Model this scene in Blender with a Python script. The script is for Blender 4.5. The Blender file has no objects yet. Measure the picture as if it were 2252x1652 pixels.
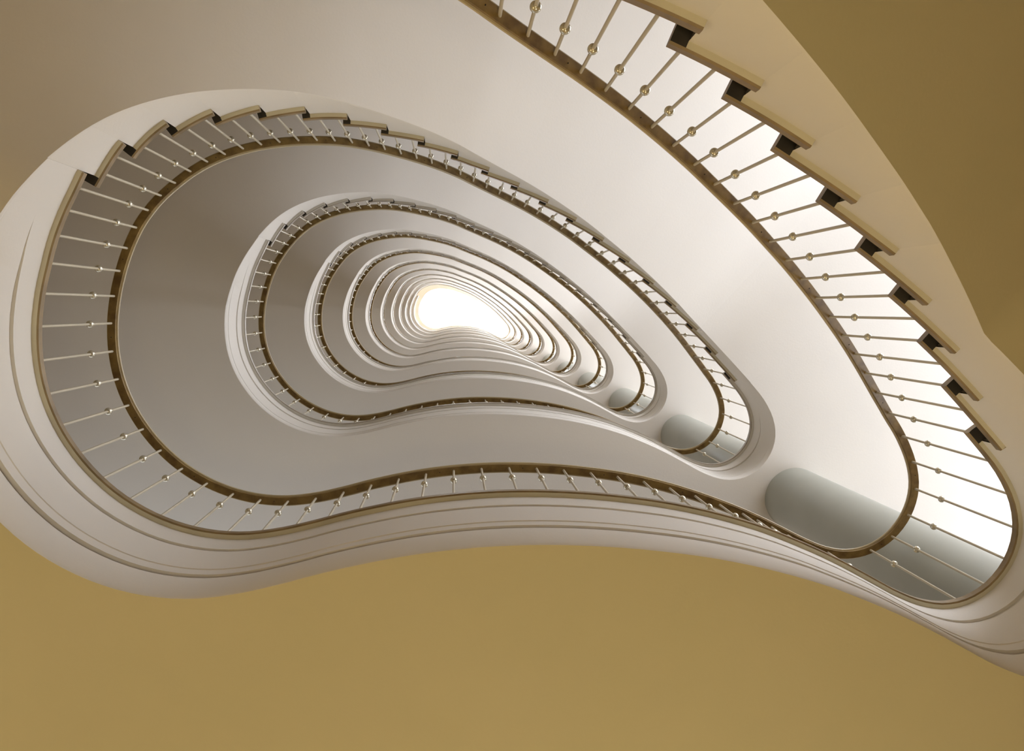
import bpy, math
import numpy as np
from mathutils import Matrix, Vector

# ---------------------------------------------------------------- scene
sc = bpy.context.scene
C = sc.collection
ZC = 1.5                       # camera height over the ground floor
H = 3.8                        # storey height
NT = 11                        # storeys of stair in view
RISE = H / 21.0
TOP1 = 3.994 + ZC              # top of the first landing
RAILZ = 1.003                  # rail underside above a landing
STONE = 0.042
PITCH = 2.008
R1 = 0.82                      # first riser (curve parameter)
FRONT1 = 0.40                  # first nosing

# ---------------------------------------------------------------- plan of the stair well (handrail centre line, metres)
pts= [(-1.79, -0.578), (-1.735, -0.672), (-1.679, -0.76), (-1.613, -0.845), (-1.536, -0.921), (-1.45, -0.985), (-1.358, -1.039), (-1.261, -1.084), (-1.159, -1.12), (-1.05, -1.15), (-0.94, -1.172), (-0.829, -1.188), (-0.718, -1.194), (-0.608, -1.192), (-0.499, -1.184), (-0.386, -1.171), (-0.272, -1.155), (-0.158, -1.135), (-0.046, -1.11), (0.065, -1.079), (0.172, -1.042), (0.281, -1.005), (0.393, -0.967), (0.506, -0.928), (0.622, -0.884), (0.74, -0.835), (0.859, -0.781), (0.979, -0.722), (1.102, -0.656), (1.227, -0.582), (1.354, -0.505), (1.481, -0.425), (1.606, -0.34), (1.732, -0.252), (1.857, -0.158), (1.982, -0.059), (2.105, 0.045), (2.227, 0.152), (2.347, 0.265), (2.466, 0.385), (2.587, 0.513), (2.716, 0.652), (2.847, 0.809), (2.937, 0.981), (2.965, 1.158), (2.922, 1.327), (2.819, 1.467), (2.68, 1.555), (2.531, 1.584), (2.382, 1.561), (2.239, 1.503), (2.101, 1.433), (1.965, 1.364), (1.829, 1.301), (1.679, 1.24), (1.519, 1.181), (1.355, 1.129), (1.188, 1.085), (1.02, 1.05), (0.851, 1.024), (0.681, 1.004), (0.511, 0.991), (0.34, 0.985), (0.169, 0.987), (-0.002, 0.998), (-0.172, 1.017), (-0.339, 1.045), (-0.507, 1.08), (-0.675, 1.122), (-0.843, 1.156), (-1.011, 1.172), (-1.176, 1.16), (-1.337, 1.12), (-1.49, 1.053), (-1.633, 0.96), (-1.754, 0.847), (-1.854, 0.718), (-1.933, 0.574), (-1.987, 0.417), (-2.013, 0.252), (-2.013, 0.086), (-1.991, -0.074), (-1.954, -0.221), (-1.907, -0.354), (-1.85, -0.474)]
PT = np.array(pts); N = 85

def _smooth(P, lam):
    D = np.zeros((N, N))
    for i in range(N):
        for k, c in ((-2, 1), (-1, -4), (0, 6), (1, -4), (2, 1)):
            D[i, (i + k) % N] += c
    return np.linalg.solve(np.eye(N) + lam * D, P)

S2 = _smooth(PT, 40.0)
_d = np.roll(S2, -1, 0) - np.roll(S2, 1, 0)
_d /= np.linalg.norm(_d, axis=1, keepdims=True)
OUT = np.stack([_d[:, 1], -_d[:, 0]], 1)
WALL = 2.6
WDIST = np.interp(np.arange(N), [0, 24, 33, 45, 51, 85], [2.6, 2.6, 3.6, 3.6, 2.8, 2.6])
QW = S2 + WDIST[:, None] * OUT

def _cr(A, t):
    t = t % N
    i = int(math.floor(t)); f = t - i
    p0, p1, p2, p3 = A[(i - 1) % N], A[i % N], A[(i + 1) % N], A[(i + 2) % N]
    return .5 * ((2 * p1) + (-p0 + p2) * f + (2 * p0 - 5 * p1 + 4 * p2 - p3) * f * f + (-p0 + 3 * p1 - 3 * p2 + p3) * f ** 3)

def cen(t): return _cr(PT, t)
def nrm(t):
    a = cen(t + .4) - cen(t - .4)
    a = a / np.linalg.norm(a)
    return np.array([a[1], -a[0]])
def outer(t): return _cr(QW, t)
def at(t, off):
    """point at offset off (metres outward from the rail line); far offsets blend to the outer wall line"""
    p = cen(t) + nrm(t) * min(off, .2)
    if off > .2:
        q = outer(t); w = (off - .2) / (WALL - .2)
        p = p * (1 - w) + q * w
    return p

def lerp(x, xs, ys): return float(np.interp(x, xs, ys))
def edge_off(t):               # stone edge of the landing, into the well
    tt = t if t >= 30 else t + 85
    return -lerp(tt, [40, 50, 55, 82, 86], [.065, .065, .092, .092, .065])
# height of the plaster underside along one storey, relative to the landing below; landing value 3.43 - 0.194
GT = [-4, -1.4, 1.1, 4.6, 8, 12, 16.2, 23, 26.6, 31.5, 35.4, 37.2, 60, 81]
GZ = [3.43, 3.51, 3.70, 4.0, 4.29, 4.66, 5.11, 5.82, 6.2, 6.71, 7.07, 7.23, 7.23, 7.23]
def soffit(k, t):
    """k = storey of the flight/landing (0 = lowest), t from -4 to 81"""
    if t > 81:
        return soffit(k + 1, t - 85) if k < NT - 1 else soffit(k, 81)
    z = sum(lerp(t + d, GT, GZ) for d in (-1.5, -1, -.5, 0, .5, 1, 1.5)) / 7 - H
    if k == 0:
        z = lerp(t, [-4, 20, 25.3, 28.7, 32.3, 36.4, 70, 76, 81], [-.2, 1.56, 2.08, 2.38, 2.72, 3.15, 3.18, 3.19, 3.43])
    return ZC + H * k + z
def landing_top(k): return TOP1 + H * k
def rail_z(k, t):
    u = t
    # straight climb with slightly eased ends
    a, b, e = 0.0, 42.0, 1.2
    def ramp(x):
        if x < -e: return 0
        if x < e: return (x + e) ** 2 / (4 * e)
        return x
    v = ramp(u - a) - ramp(u - b) + ramp(u - 85.0)
    return landing_top(k - 1) + RAILZ + v * H / 42.0

# ---------------------------------------------------------------- materials
def mat(name, base, rough=.6, metal=0., noise=None, bump=0., spec=.5, scale=3.0):
    m = bpy.data.materials.new(name); m.use_nodes = True
    nt = m.node_tree; b = nt.nodes['Principled BSDF']
    b.inputs['Base Color'].default_value = (*base, 1)
    b.inputs['Roughness'].default_value = rough
    b.inputs['Metallic'].default_value = metal
    b.inputs['Specular IOR Level'].default_value = spec
    tc = nt.nodes.new('ShaderNodeTexCoord')
    if noise:
        n = nt.nodes.new('ShaderNodeTexNoise'); n.inputs['Scale'].default_value = scale
        n.inputs['Detail'].default_value = 6
        nt.links.new(tc.outputs['Object'], n.inputs['Vector'])
        r = nt.nodes.new('ShaderNodeValToRGB')
        r.color_ramp.elements[0].position = .32; r.color_ramp.elements[1].position = .68
        r.color_ramp.elements[0].color = (*noise, 1); r.color_ramp.elements[1].color = (*base, 1)
        nt.links.new(n.outputs['Fac'], r.inputs['Fac'])
        nt.links.new(r.outputs['Color'], b.inputs['Base Color'])
    if bump:
        n2 = nt.nodes.new('ShaderNodeTexNoise'); n2.inputs['Scale'].default_value = 60
        nt.links.new(tc.outputs['Object'], n2.inputs['Vector'])
        bp = nt.nodes.new('ShaderNodeBump'); bp.inputs['Strength'].default_value = bump
        bp.inputs['Distance'].default_value = .004
        nt.links.new(n2.outputs['Fac'], bp.inputs['Height'])
        nt.links.new(bp.outputs['Normal'], b.inputs['Normal'])
    return m

M_PLASTER = mat('white_plaster', (.72, .685, .63), .75, noise=(.70, .663, .608), bump=.12, spec=.25, scale=1.2)
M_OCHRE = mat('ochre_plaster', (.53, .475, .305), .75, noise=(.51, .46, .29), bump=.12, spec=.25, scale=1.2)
M_WALL = mat('tan_wall', (.46, .35, .21), .8, noise=(.44, .335, .195), bump=.1, spec=.2)
M_TOP = mat('worn_stone_top', (.33, .27, .185), .45, noise=(.27, .215, .145), scale=12)  # unseen walking surface, tone chosen for the light it bounces onto the soffits
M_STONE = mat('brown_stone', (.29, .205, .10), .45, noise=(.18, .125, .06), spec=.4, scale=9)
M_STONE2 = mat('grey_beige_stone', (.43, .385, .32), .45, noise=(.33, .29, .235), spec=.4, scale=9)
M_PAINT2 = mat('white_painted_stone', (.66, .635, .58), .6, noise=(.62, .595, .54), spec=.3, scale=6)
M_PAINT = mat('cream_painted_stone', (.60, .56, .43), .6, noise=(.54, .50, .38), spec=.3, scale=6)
M_DARK = mat('dark_stone', (.035, .028, .02), .6, noise=(.018, .015, .011), scale=8)  # unpainted tread undersides, shade below the nosing darkened into the colour
M_RISER = mat('riser_stone', (.13, .115, .085), .6, noise=(.10, .085, .06), scale=6)
M_RAIL = mat('brown_handrail', (.29, .195, .065), .42, noise=(.15, .09, .028), spec=.4, scale=14)
M_CAP = mat('pale_rail_lip', (.50, .42, .27), .35, spec=.5)
M_BAR = mat('cream_baluster', (.54, .48, .36), .35, spec=.5)
M_BALL = mat('polished_ball', (.66, .62, .50), .2, metal=.6)
M_COL = mat('grey_column', (.37, .375, .325), .38, noise=(.35, .355, .305), spec=.5, scale=3)
M_SCREW = mat('dark_screw', (.05, .04, .03), .4, metal=.6)
M_FLOOR = mat('terrazzo_floor', (.42, .36, .26), .35, noise=(.30, .25, .18), scale=20)
M_FRAME = mat('white_frame', (.8, .8, .78), .4)
gl = bpy.data.materials.new('clear_glass'); gl.use_nodes = True
nt = gl.node_tree; nt.nodes.remove(nt.nodes['Principled BSDF'])
tr = nt.nodes.new('ShaderNodeBsdfTransparent'); gs = nt.nodes.new('ShaderNodeBsdfGlossy'); mx = nt.nodes.new('ShaderNodeMixShader')
gs.inputs['Roughness'].default_value = .05; mx.inputs['Fac'].default_value = .06
nt.links.new(tr.outputs[0], mx.inputs[1]); nt.links.new(gs.outputs[0], mx.inputs[2])
nt.links.new(mx.outputs[0], nt.nodes['Material Output'].inputs['Surface'])

# ---------------------------------------------------------------- mesh builder
class MB:
    def __init__(s): s.v = []; s.f = []; s.m = []
    def add(s, p): s.v.append(tuple(float(a) for a in p)); return len(s.v) - 1
    def p(s, t, off, z):
        q = at(t, off); return s.add((q[0], q[1], z))
    def face(s, *ids, m=0): s.f.append(ids); s.m.append(m)
    def strip(s, rows, m=0, closed=False, flip=False):
        """rows: list of lists of vertex ids, all same length; m int or list per column gap"""
        for a, b in zip(rows[:-1], rows[1:]):
            n = len(a); rng = range(n if closed else n - 1)
            for i in rng:
                j = (i + 1) % n
                q = (a[i], a[j], b[j], b[i])
                if flip: q = q[::-1]
                s.face(*q, m=(m[i] if isinstance(m, (list, tuple)) else m))
    def build(s, name, mats, parent=None, smooth=False, angle=None):
        me = bpy.data.meshes.new(name); me.from_pydata(s.v, [], s.f)
        for mm in (mats if isinstance(mats, (list, tuple)) else [mats]): me.materials.append(mm)
        me.polygons.foreach_set('material_index', s.m)
        if smooth: me.polygons.foreach_set('use_smooth', [True] * len(s.f))
        me.validate(); me.update()
        if smooth and angle is not None:
            me.set_sharp_from_angle(angle=math.radians(angle))
        o = bpy.data.objects.new(name, me); C.objects.link(o)
        if parent: o.parent = parent
        return o

def empty(name, label, cat, group=None, loc=(0, 0, 0)):
    o = bpy.data.objects.new(name, None); C.objects.link(o); o.location = loc
    o['label'] = label; o['category'] = cat
    if group: o['group'] = group
    return o
def structure(o): o['kind'] = 'structure'; return o

def frange(a, b, step):
    n = max(1, int(math.ceil((b - a) / step - 1e-9)))
    return [a + (b - a) * i / n for i in range(n + 1)]

ORD = ['lowest', 'second', 'third', 'fourth', 'fifth', 'sixth', 'seventh', 'eighth', 'ninth', 'tenth', 'topmost']
PLACE_F = ['nearest stair flight, top right of the photo, with brown tread edges and ochre underside',
           'second stair flight up, arching over the large left bend of the well',
           'third stair flight up, inside the arch of the largest complete turn']
RISERS = [R1 + PITCH * i for i in range(21)]
FRONTS = [FRONT1 + PITCH * i for i in range(21)]
RES = .34

def groove_w(t):     # how far a moulding line is worked into the plaster
    return lerp(t, [43, 46, 81, 83.5], [0, 1, 1, 0])

def band_rows(mb, k, ts, ztop, land):
    """plaster face into the well plus underside, columns from top to the outer wall"""
    rows = []
    for t, zt in zip(ts, ztop):
        zs = soffit(k, t)
        f = edge_off(t) + .03 if land else -.035
        g = groove_w(t) if land else 0
        base = landing_top(k)
        cols = [(f, zt)]
        # deep shadow groove
        za = base - .215
        gd = .016 * g; gh = .015 * max(g, .05)
        if land:
            cols += [(f, za + gh), (f + gd, za + gh), (f + gd, za - gh), (f + .002 * g, za - gh)]
            zb = base - .485
            cols += [(f + .002 * g, zb + .003), (f + .006 * g, zb)]
            if k == 0:
                zc = base - .565
                cols += [(f + .006 * g, zc + .020), (f + .028 * g, zc + .020), (f + .028 * g, zc - .020), (f + .008 * g, zc - .020)]
            cols += [(f + .006 * g, zs + .012), (f + .010 * g + .004, zs)]
        else:
            cols += [(f, zs + .006), (f + .006, zs)]
        for i in range(1, len(cols) - 1):       # keep the profile falling where the slab thins out
            cols[i] = (cols[i][0], min(cols[i - 1][1], max(cols[i][1], zs + .012 + (len(cols) - 2 - i) * .004)))
        r = [mb.p(t, o, z) for o, z in cols]
        # underside columns
        for w in (.3, .8, 1.4, 2.0, WALL + .0):
            r.append(mb.p(t, w, zs))
        rows.append(r)
    return rows

# ---------------------------------------------------------------- stair flights and landings
def build_storey(k):
    zt = landing_top(k - 1)
    if k == 0: lab = PLACE_F[0]
    elif k < 3: lab = PLACE_F[k]
    else: lab = '%s stair flight counted upward, curved plaster band with stepped edge far up the well' % ORD[k]
    fl = empty('stair_flight', lab, 'staircase', 'stair flights of the curved stair', (0, 0, zt))
    bpy.context.view_layer.update()
    def par(o):
        o.parent = fl; o.matrix_parent_inverse = Matrix.Translation((0, 0, -zt)); return o
    # plaster stringer with sawtooth top, and the sloping underside
    mb = MB()
    tsl, ztl = [], []
    seg = [(R1 - .0, 0)]
    bounds = RISERS
    for n in range(1, 21):
        a, b = bounds[n - 1], bounds[n]
        und = zt + n * RISE - STONE
        for t in frange(a, b, RES):
            tsl.append(t); ztl.append(und)
    rows = band_rows(mb, k, tsl, ztl, False)
    for i, (a, b) in enumerate(zip(rows[:-1], rows[1:])):
        if abs(tsl[i] - tsl[i + 1]) < 1e-6: continue
        for c in range(len(a) - 1):
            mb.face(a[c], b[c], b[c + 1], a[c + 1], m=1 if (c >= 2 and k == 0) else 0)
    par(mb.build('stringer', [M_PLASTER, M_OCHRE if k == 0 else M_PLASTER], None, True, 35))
    # treads
    for n in range(1, 21):
        t0, t1, tr_ = FRONTS[n - 1], RISERS[n], RISERS[n - 1]
        zt1 = zt + n * RISE; zb = zt1 - STONE
        ts = sorted(set([t0] + frange(t0 + .02, tr_, .4)[1:] + frange(tr_, t1, RES)[1:]))
        m = MB(); rows = []
        e = .004
        for t in ts:
            cols = [(WALL - .01, zb), (.5, zb), (-.035, zb), (-.057, zb), (-.065, zb + e), (-.065, zt1 - e), (-.062, zt1), (.5, zt1), (WALL - .01, zt1)]
            rows.append([m.p(t, o, z) for o, z in cols])
        for i, (a, b) in enumerate(zip(rows[:-1], rows[1:])):
            nos = ts[i] < tr_ - 1e-6
            for c in range(8):
                mi = 0
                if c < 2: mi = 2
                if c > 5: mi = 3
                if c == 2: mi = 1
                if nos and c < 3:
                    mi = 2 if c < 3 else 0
                    if i == 0 and False: mi = 0
                m.face(a[c], a[c + 1], b[c + 1], b[c], m=mi)
            m.face(a[8], a[0], b[0], b[8], m=0)
        m.face(*rows[0][::-1], m=0); m.face(*rows[-1], m=0)
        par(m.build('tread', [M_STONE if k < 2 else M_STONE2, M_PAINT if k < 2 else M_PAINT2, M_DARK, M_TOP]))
    # risers
    for n in range(21):
        t = RISERS[n]
        z0 = zt + n * RISE; z1 = z0 + RISE - STONE
        m = MB(); th = .12
        a = [m.p(t + .01, -.025, z0), m.p(t + .01, WALL - .02, z0), m.p(t + .01, WALL - .02, z1), m.p(t + .01, -.025, z1)]
        b = [m.p(t + th, -.025, z0), m.p(t + th, WALL - .02, z0), m.p(t + th, WALL - .02, z1), m.p(t + th, -.025, z1)]
        m.face(*a); m.face(*b[::-1])
        for i in range(4): m.face(a[i], b[i], b[(i + 1) % 4], a[(i + 1) % 4])
        par(m.build('riser', M_RISER))
    # ---- landing
    zl = landing_top(k)
    if k == 0:
        lab = 'broad lowest landing with grooved white band and ochre underside along the bottom of the photo'
    elif k == 1:
        lab = 'second landing up, grooved white band inside the large left bend, beside the big column'
    else:
        lab = '%s landing up, narrow grooved white band seen up the well' % ORD[k]
    ld = empty('landing', lab, 'landing', 'landings of the curved stair', (0, 0, zl))
    bpy.context.view_layer.update()
    def parl(o):
        o.parent = ld; o.matrix_parent_inverse = Matrix.Translation((0, 0, -zl)); return o
    m = MB()
    last = 85 + R1
    ts = frange(RISERS[20], last, RES)
    und = zl - STONE
    tl = ts
    rows = band_rows(m, k, tl, [und] * len(tl), True)
    if k == NT - 1:
        m.face(*rows[-1], m.p(last, WALL, und))
    ncol = len(rows[0])
    us = ncol - 6
    for ia, (a, b) in enumerate(zip(rows[:-1], rows[1:])):
        for c in range(ncol - 1):
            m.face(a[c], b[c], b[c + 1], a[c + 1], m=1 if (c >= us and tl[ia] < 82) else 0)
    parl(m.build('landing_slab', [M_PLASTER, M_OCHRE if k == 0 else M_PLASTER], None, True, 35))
    m = MB(); rows = []
    ts = [FRONTS[20], (FRONTS[20] + RISERS[20]) / 2] + ts
    e = .004
    for t in ts:
        o = edge_off(t)
        cols = [(WALL - .01, und), (.5, und), (o + .03, und), (o + .008, und), (o, und + e), (o, zl - e), (o + .003, zl), (.5, zl), (WALL - .01, zl)]
        rows.append([m.p(t, a, z) for a, z in cols])
    for i, (a, b) in enumerate(zip(rows[:-1], rows[1:])):
        nos = ts[i] < RISERS[20] - 1e-6
        for c in range(8):
            mi = 0
            if c < 2: mi = 2
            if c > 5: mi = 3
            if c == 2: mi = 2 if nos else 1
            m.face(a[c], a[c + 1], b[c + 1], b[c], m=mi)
        m.face(a[8], a[0], b[0], b[8])
    m.face(*rows[0][::-1]); m.face(*rows[-1])
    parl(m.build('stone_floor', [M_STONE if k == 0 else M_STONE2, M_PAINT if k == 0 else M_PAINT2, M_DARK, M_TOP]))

for k in range(NT): build_storey(k)

# ---------------------------------------------------------------- balustrades
BR = .0072
def rod_mesh(h, ball, seg=10):
    m = MB()
    def ring(r, z): return [m.add((r * math.cos(2 * math.pi * i / seg), r * math.sin(2 * math.pi * i / seg), z)) for i in range(seg)]
    prof = [(BR * 1.5, 0), (BR * 1.5, .006), (BR, .008)]
    zb = h - .285
    if ball:
        prof += [(BR, zb - .021)]
        for i in range(1, 8):
            a = math.pi * i / 8; prof.append((max(BR, .0205 * math.sin(a)), zb - .0205 * math.cos(a)))
    prof += [(BR, h + .004)]
    rows = [ring(r, z) for r, z in prof]
    m.strip(rows, closed=True)
    m.face(*rows[0][::-1]); m.face(*rows[-1])
    return m
def ball_mesh(h, seg=20, rings=12):
    m = MB(); zb = h - .285; r = .0205
    rows = []
    for i in range(1, rings):
        a = math.pi * i / rings
        rows.append([m.add((r * math.sin(a) * math.cos(2 * math.pi * j / seg), r * math.sin(a) * math.sin(2 * math.pi * j / seg), zb - r * math.cos(a))) for j in range(seg)])
    m.strip(rows, closed=True)
    m.face(*rows[0][::-1]); m.face(*rows[-1])
    return m
proto = {}
for key, h in (('s', .913), ('l', 1.003)):
    a = rod_mesh(h, False).build('baluster', M_BAR, None, True, 50)
    b = ball_mesh(h).build('ball', M_BALL, None, True)
    b.parent = a
    c = rod_mesh(h, True, 6).build('baluster', M_BAR, None, True)
    proto[key] = (a, b, c)

def tread_top(k, j):
    zt = landing_top(k - 1)
    if j < FRONT1: return zt
    n = min(21, int((j - FRONT1) / PITCH) + 1)
    return zt + n * RISE

BAL_LAB = ['lowest balustrade, largest rods with round balls, from top right round to the left bend',
           'second balustrade up, brown handrail curling round the large left bend and up to the right',
           'third balustrade up, thin brown handrail inside the first full white band']
SHIFT = {48: 48.9, 49: 49.9, 50: 50.8, 51: 51.6, 52: 52.3}
for k in range(NT):
    zt = landing_top(k - 1)
    lab = BAL_LAB[k] if k < 3 else '%s balustrade up, fine rail and rods far up the well' % ORD[k]
    bs = empty('balustrade', lab, 'railing', 'balustrades of the curved stair', (0, 0, zt))
    ts = frange(0, 85, .25 if k < 4 else .5)
    # rail body
    for nm, prof, mt in (('handrail', [(-.0225, .0), (-.0235, .004), (-.0235, .016), (.0235, .016), (.0235, .004), (.0225, 0)], M_RAIL),
                         ('rail_cap', [(-.0235, .016), (-.031, .018), (-.034, .024), (-.031, .030), (-.026, .040), (0, .046), (.026, .040), (.031, .030), (.034, .024), (.031, .018), (.0235, .016)], M_CAP)):
        m = MB(); rows = []
        for t in ts:
            z = rail_z(k, t)
            rows.append([m.p(t, o, z + dz - zt) for o, dz in prof])
        m.strip(rows, closed=True)
        m.face(*rows[0]); m.face(*rows[-1][::-1])
        m.build(nm, mt, bs, True, 40)
    for j in range(85):
        h = rail_z(k, j) - tread_top(k, j)
        key = 's' if h < .96 else 'l'
        a, b, c = proto[key]
        p = cen(SHIFT.get(j, j)); z = rail_z(k, j) - (.913 if key == 's' else 1.003) - zt
        src = a if k < 4 else c
        o = src.copy(); C.objects.link(o); o.parent = bs; o.location = (p[0], p[1], z)
        if k < 4:
            q = b.copy(); C.objects.link(q); q.parent = o
    # screws under the rail
    if k < 2:
        sm = None
        for j in range(1, 85, 3):
            t = j + .5
            if sm is None:
                m = MB(); seg = 10
                r0 = [m.add((.0032 * math.cos(2 * math.pi * i / seg), .0032 * math.sin(2 * math.pi * i / seg), -.0012)) for i in range(seg)]
                r1 = [m.add((.0036 * math.cos(2 * math.pi * i / seg), .0036 * math.sin(2 * math.pi * i / seg), .003)) for i in range(seg)]
                m.strip([r0, r1], closed=True); m.face(*r0[::-1]); m.face(*r1)
                sm = m.build('screw', M_SCREW, bs); o = sm
            else:
                o = sm.copy(); C.objects.link(o); o.parent = bs
            p = cen(t); o.location = (p[0], p[1], rail_z(k, t) - zt)
for a, b, c in proto.values():
    for o in (b, a, c): bpy.data.objects.remove(o)

# ---------------------------------------------------------------- columns, one per storey
cx, cy, cr = 3.137, 1.744, .284
COL_LAB = ['big grey round column on the lowest landing, nearest to the lower right corner',
           'second round column up, left of the biggest one', 'third round column up the well']
for k in range(NT - 1):
    z0 = landing_top(k); z1 = soffit(k + 1, 46)
    m = MB(); seg = 64
    rows = [[m.add((cr * math.cos(2 * math.pi * i / seg), cr * math.sin(2 * math.pi * i / seg), z)) for i in range(seg)] for z in (0, z1 - z0)]
    m.strip(rows, closed=True); m.face(*rows[0][::-1]); m.face(*rows[1])
    o = m.build('column', M_COL, None, True, 50); o.location = (cx, cy, z0)
    o['label'] = COL_LAB[k] if k < 3 else '%s round column counted upward, small grey disc in the well' % ORD[k]
    o['category'] = 'column'; o['group'] = 'columns of the stair well'

# ---------------------------------------------------------------- outer wall with windows on every storey, left bank added for fill light
TOPZ = 12.46 * H + ZC
BANKS = ((33.0, 47.0), (68.0, 76.0))  # right bank gives the daylight; left bank is added to lift the left soffits
ts = frange(0, 85, .5)
def sill(k, t): return soffit(k, t) + 1.30
def head(k, t): return soffit(k + 1, t) - .12 if k < NT - 1 else soffit(k, t) + 3.4
def wp(mb, t, z, off=0.):
    q = outer(t)
    i = cen(t); d = q - i; d = d / np.linalg.norm(d)
    q = q + d * off
    return mb.add((q[0], q[1], z))
m = MB()
def levels(t):
    zl = [0.0]
    for k in range(NT): zl += [sill(k, t), head(k, t)]
    return zl + [TOPZ]
cols = []
for t in ts:
    zl = levels(t) if t < 80.9 else None
    if zl is None:      # shift by one storey back to the start of the loop
        w_ = (t - 80.5) / 4.5
        za, zb = levels(80.5), levels(0)
        zb = [0.0] + zb[3:-1] + [TOPZ - .2, TOPZ - .1] + [TOPZ]
        zl = [x * (1 - w_) + y * w_ for x, y in zip(za, zb)]
    cols.append([wp(m, t, z) for z in zl])
nz = len(cols[0])
for i in range(len(cols) - 1):
    for c in range(nz - 1):
        hole = (c % 2 == 1) and any(t0 <= ts[i] < t1 for t0, t1 in BANKS)
        if hole: continue
        m.face(cols[i][c], cols[i][c + 1], cols[i + 1][c + 1], cols[i + 1][c])
for k in range(NT):
    for t0, t1 in BANKS:
        for t in (t0, t1):
            a, b = sill(k, t), head(k, t)
            m.face(wp(m, t, a), wp(m, t, b), wp(m, t, b, .25), wp(m, t, a, .25))
        for fn in (sill, head):
            m.strip([[wp(m, t, fn(k, t)), wp(m, t, fn(k, t), .25)] for t in frange(t0, t1, .5)])
structure(m.build('wall_outer', M_WALL, None, True, 30))

wk = 0
for t0, t1 in BANKS:
    for k in range(NT):
        wk += 1
        w = bpy.data.objects.new('window_%d' % wk, None); C.objects.link(w); structure(w)
        fr = MB()
        def bar(u0, u1, f0, f1):
            rows = []
            for t in frange(u0, u1, .5):
                z0, z1 = f0(t), f1(t)
                rows.append([wp(fr, t, z0, .10), wp(fr, t, z1, .10), wp(fr, t, z1, .15), wp(fr, t, z0, .15)])
            fr.strip(rows, closed=True); fr.face(*rows[0]); fr.face(*rows[-1])
        sa = lambda t: sill(k, t)
        hb = lambda t: head(k, t)
        bar(t0, t1, sa, lambda t: sa(t) + .05); bar(t0, t1, lambda t: hb(t) - .05, hb)
        for t in frange(t0, t1 - .15, 3.0): bar(t, t + .12, sa, hb)
        fr.build('window_frame', M_FRAME, w)
        g = MB()
        g.strip([[wp(g, t, sill(k, t), .125), wp(g, t, head(k, t), .125)] for t in frange(t0, t1, .5)])
        g.build('glass_pane', gl, w)

# ---------------------------------------------------------------- ground floor, top ceiling, skylight
m = MB(); c0 = m.add((0, 0, 0))
rg = [wp(m, t, 0, .3) for t in ts[:-1]]
for i in range(len(rg)): m.face(c0, rg[i], rg[(i + 1) % len(rg)])
structure(m.build('floor', M_FLOOR))

m = MB(); rows = []
for t in ts:
    rows.append([wp(m, t, TOPZ + .3, .3), m.p(t, -.02, TOPZ + .3), m.p(t, -.05, TOPZ + .3), m.p(t, -.05, TOPZ), wp(m, t, TOPZ, .0), wp(m, t, TOPZ, .3)])
m.strip(rows, closed=True)
structure(m.build('ceiling', M_PLASTER, None, True, 30))
m = MB(); rows = []
for t in ts:
    rows.append([m.p(t, o, z) for o, z in ((-.02, TOPZ + .29), (-.02, TOPZ + .8), (.12, TOPZ + .8), (.12, TOPZ + .29))])
m.strip(rows, closed=True)
sk = bpy.data.objects.new('window_%d' % (2 * NT + 1), None); C.objects.link(sk); structure(sk)
m.build('skylight_curb', M_FRAME, sk, True, 30)
g = MB()
c0 = g.add((.6, .1, TOPZ + .82)); rg = [g.p(t, .1, TOPZ + .82) for t in ts[:-1]]
for i in range(len(rg)): g.face(c0, rg[i], rg[(i + 1) % len(rg)])
g.build('glass_pane', gl, sk)

# ---------------------------------------------------------------- light
w = bpy.data.worlds.new('sky'); sc.world = w; w.use_nodes = True
bg = w.node_tree.nodes['Background']
bg.inputs['Color'].default_value = (.88, .93, 1.0, 1); bg.inputs['Strength'].default_value = 1.5

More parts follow.
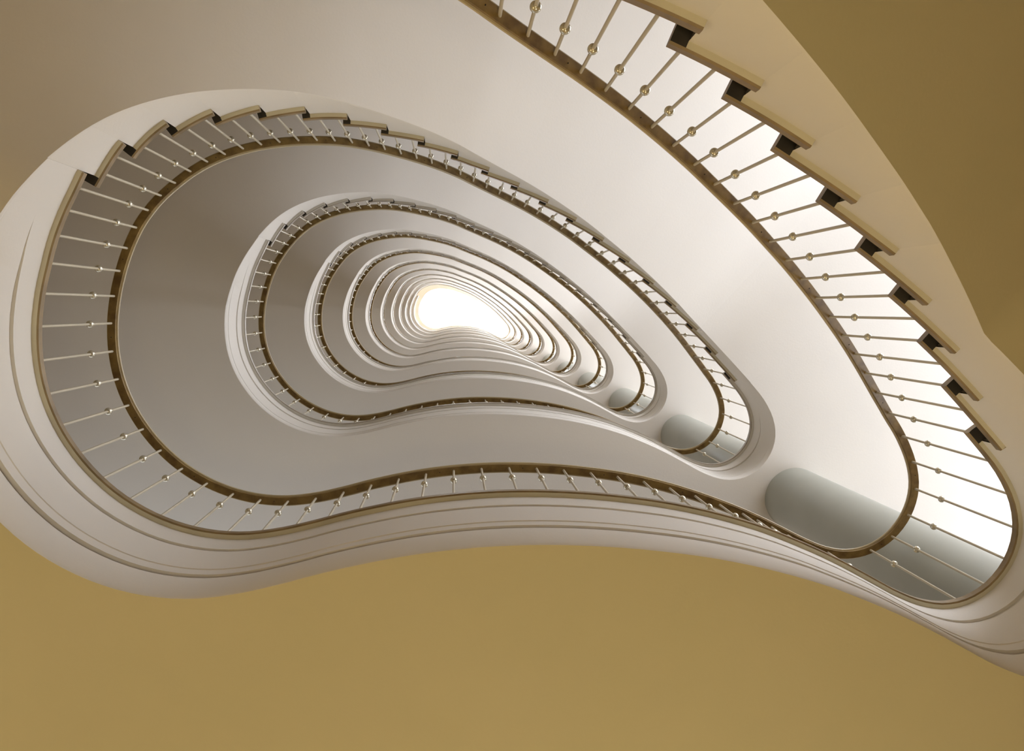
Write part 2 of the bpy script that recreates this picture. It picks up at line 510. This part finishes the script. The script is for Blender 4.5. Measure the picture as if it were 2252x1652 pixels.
def area(name, loc, direction, sx, sy, power, color=(1, 1, 1), spread=180):
    l = bpy.data.lights.new(name, 'AREA'); l.shape = 'RECTANGLE'; l.size = sx; l.size_y = sy
    l.energy = power; l.color = color; l.spread = math.radians(spread)
    o = bpy.data.objects.new(name, l); C.objects.link(o); o.location = loc
    o.rotation_euler = Vector(direction).to_track_quat('-Z', 'Z').to_euler()
    return o
WP, VP = 5.8, .02  # right bank daylight, weak fill through the added left bank
for (t0, t1), pw, col, ns in ((BANKS[0], WP, (.93, .96, 1.05), 3), (BANKS[1], VP, (1.0, .97, .93), 1)):
    for i in range(ns):
        u0, u1 = t0 + (t1 - t0) * i / ns, t0 + (t1 - t0) * (i + 1) / ns
        pa, pb, um = outer(u0), outer(u1), (u0 + u1) / 2
        ch = pb - pa; L = float(np.linalg.norm(ch)); nn = np.array([ch[1], -ch[0]]) / L
        if nn @ (outer(um) - cen(um)) < 0: nn = -nn
        c = outer(um) + nn * .38
        for k in range(NT):
            a, b = sill(k, um), head(k, um)
            lh = (b - a) * 1.12
            area('window_daylight', (c[0], c[1], (a + b) / 2), (-nn[0], -nn[1], 0.0), L * 1.05, lh,
                 pw * (1 + .25 * k) * math.pi * L * lh, col)
area('skylight_daylight', (.5, .1, TOPZ + 1.2), (0, 0, -1), 6.5, 4.0, 7000.0, (.86, .92, 1.0))
# warm lamps of the ground floor hall (wall side, plus an added one low in the well)
def bulb(loc, power, color, r=.25):
    l = bpy.data.lights.new('hall_lamp', 'POINT'); l.energy = power; l.color = color; l.shadow_soft_size = r
    o = bpy.data.objects.new('hall_lamp', l); C.objects.link(o); o.location = loc; return o
bulb((-3.6, 1.7, 2.0), 82, (1.0, .86, .56))
bulb((0.9, 3.3, 1.8), 122, (1.0, .86, .56))
bulb((0.2, .3, .2), 85, (1.0, .84, .52))  # added under the camera to warm the soffits up the well

# ---------------------------------------------------------------- camera
cam = bpy.data.cameras.new('camera'); co = bpy.data.objects.new('camera', cam); C.objects.link(co)
right = Vector((0.99743113, 0.0, -0.07163198))
down = Vector((-0.00583053, 0.99668187, -0.08118659))
fwd = Vector((0.07139429, 0.08139569, 0.99412152))
R = Matrix((right, -down, -fwd)).transposed().to_4x4()
co.matrix_world = Matrix.Translation((0, 0, ZC)) @ R
cam.sensor_fit = 'HORIZONTAL'; cam.sensor_width = 36.0; cam.lens = 1800.0 / 2252.0 * 36.0
cam.clip_start = .02; cam.clip_end = 200
sc.camera = co

vs = sc.view_settings
vs.view_transform = 'Standard'; vs.look = 'None'; vs.gamma = 1.0; vs.exposure = 0.0
vs.use_curve_mapping = False
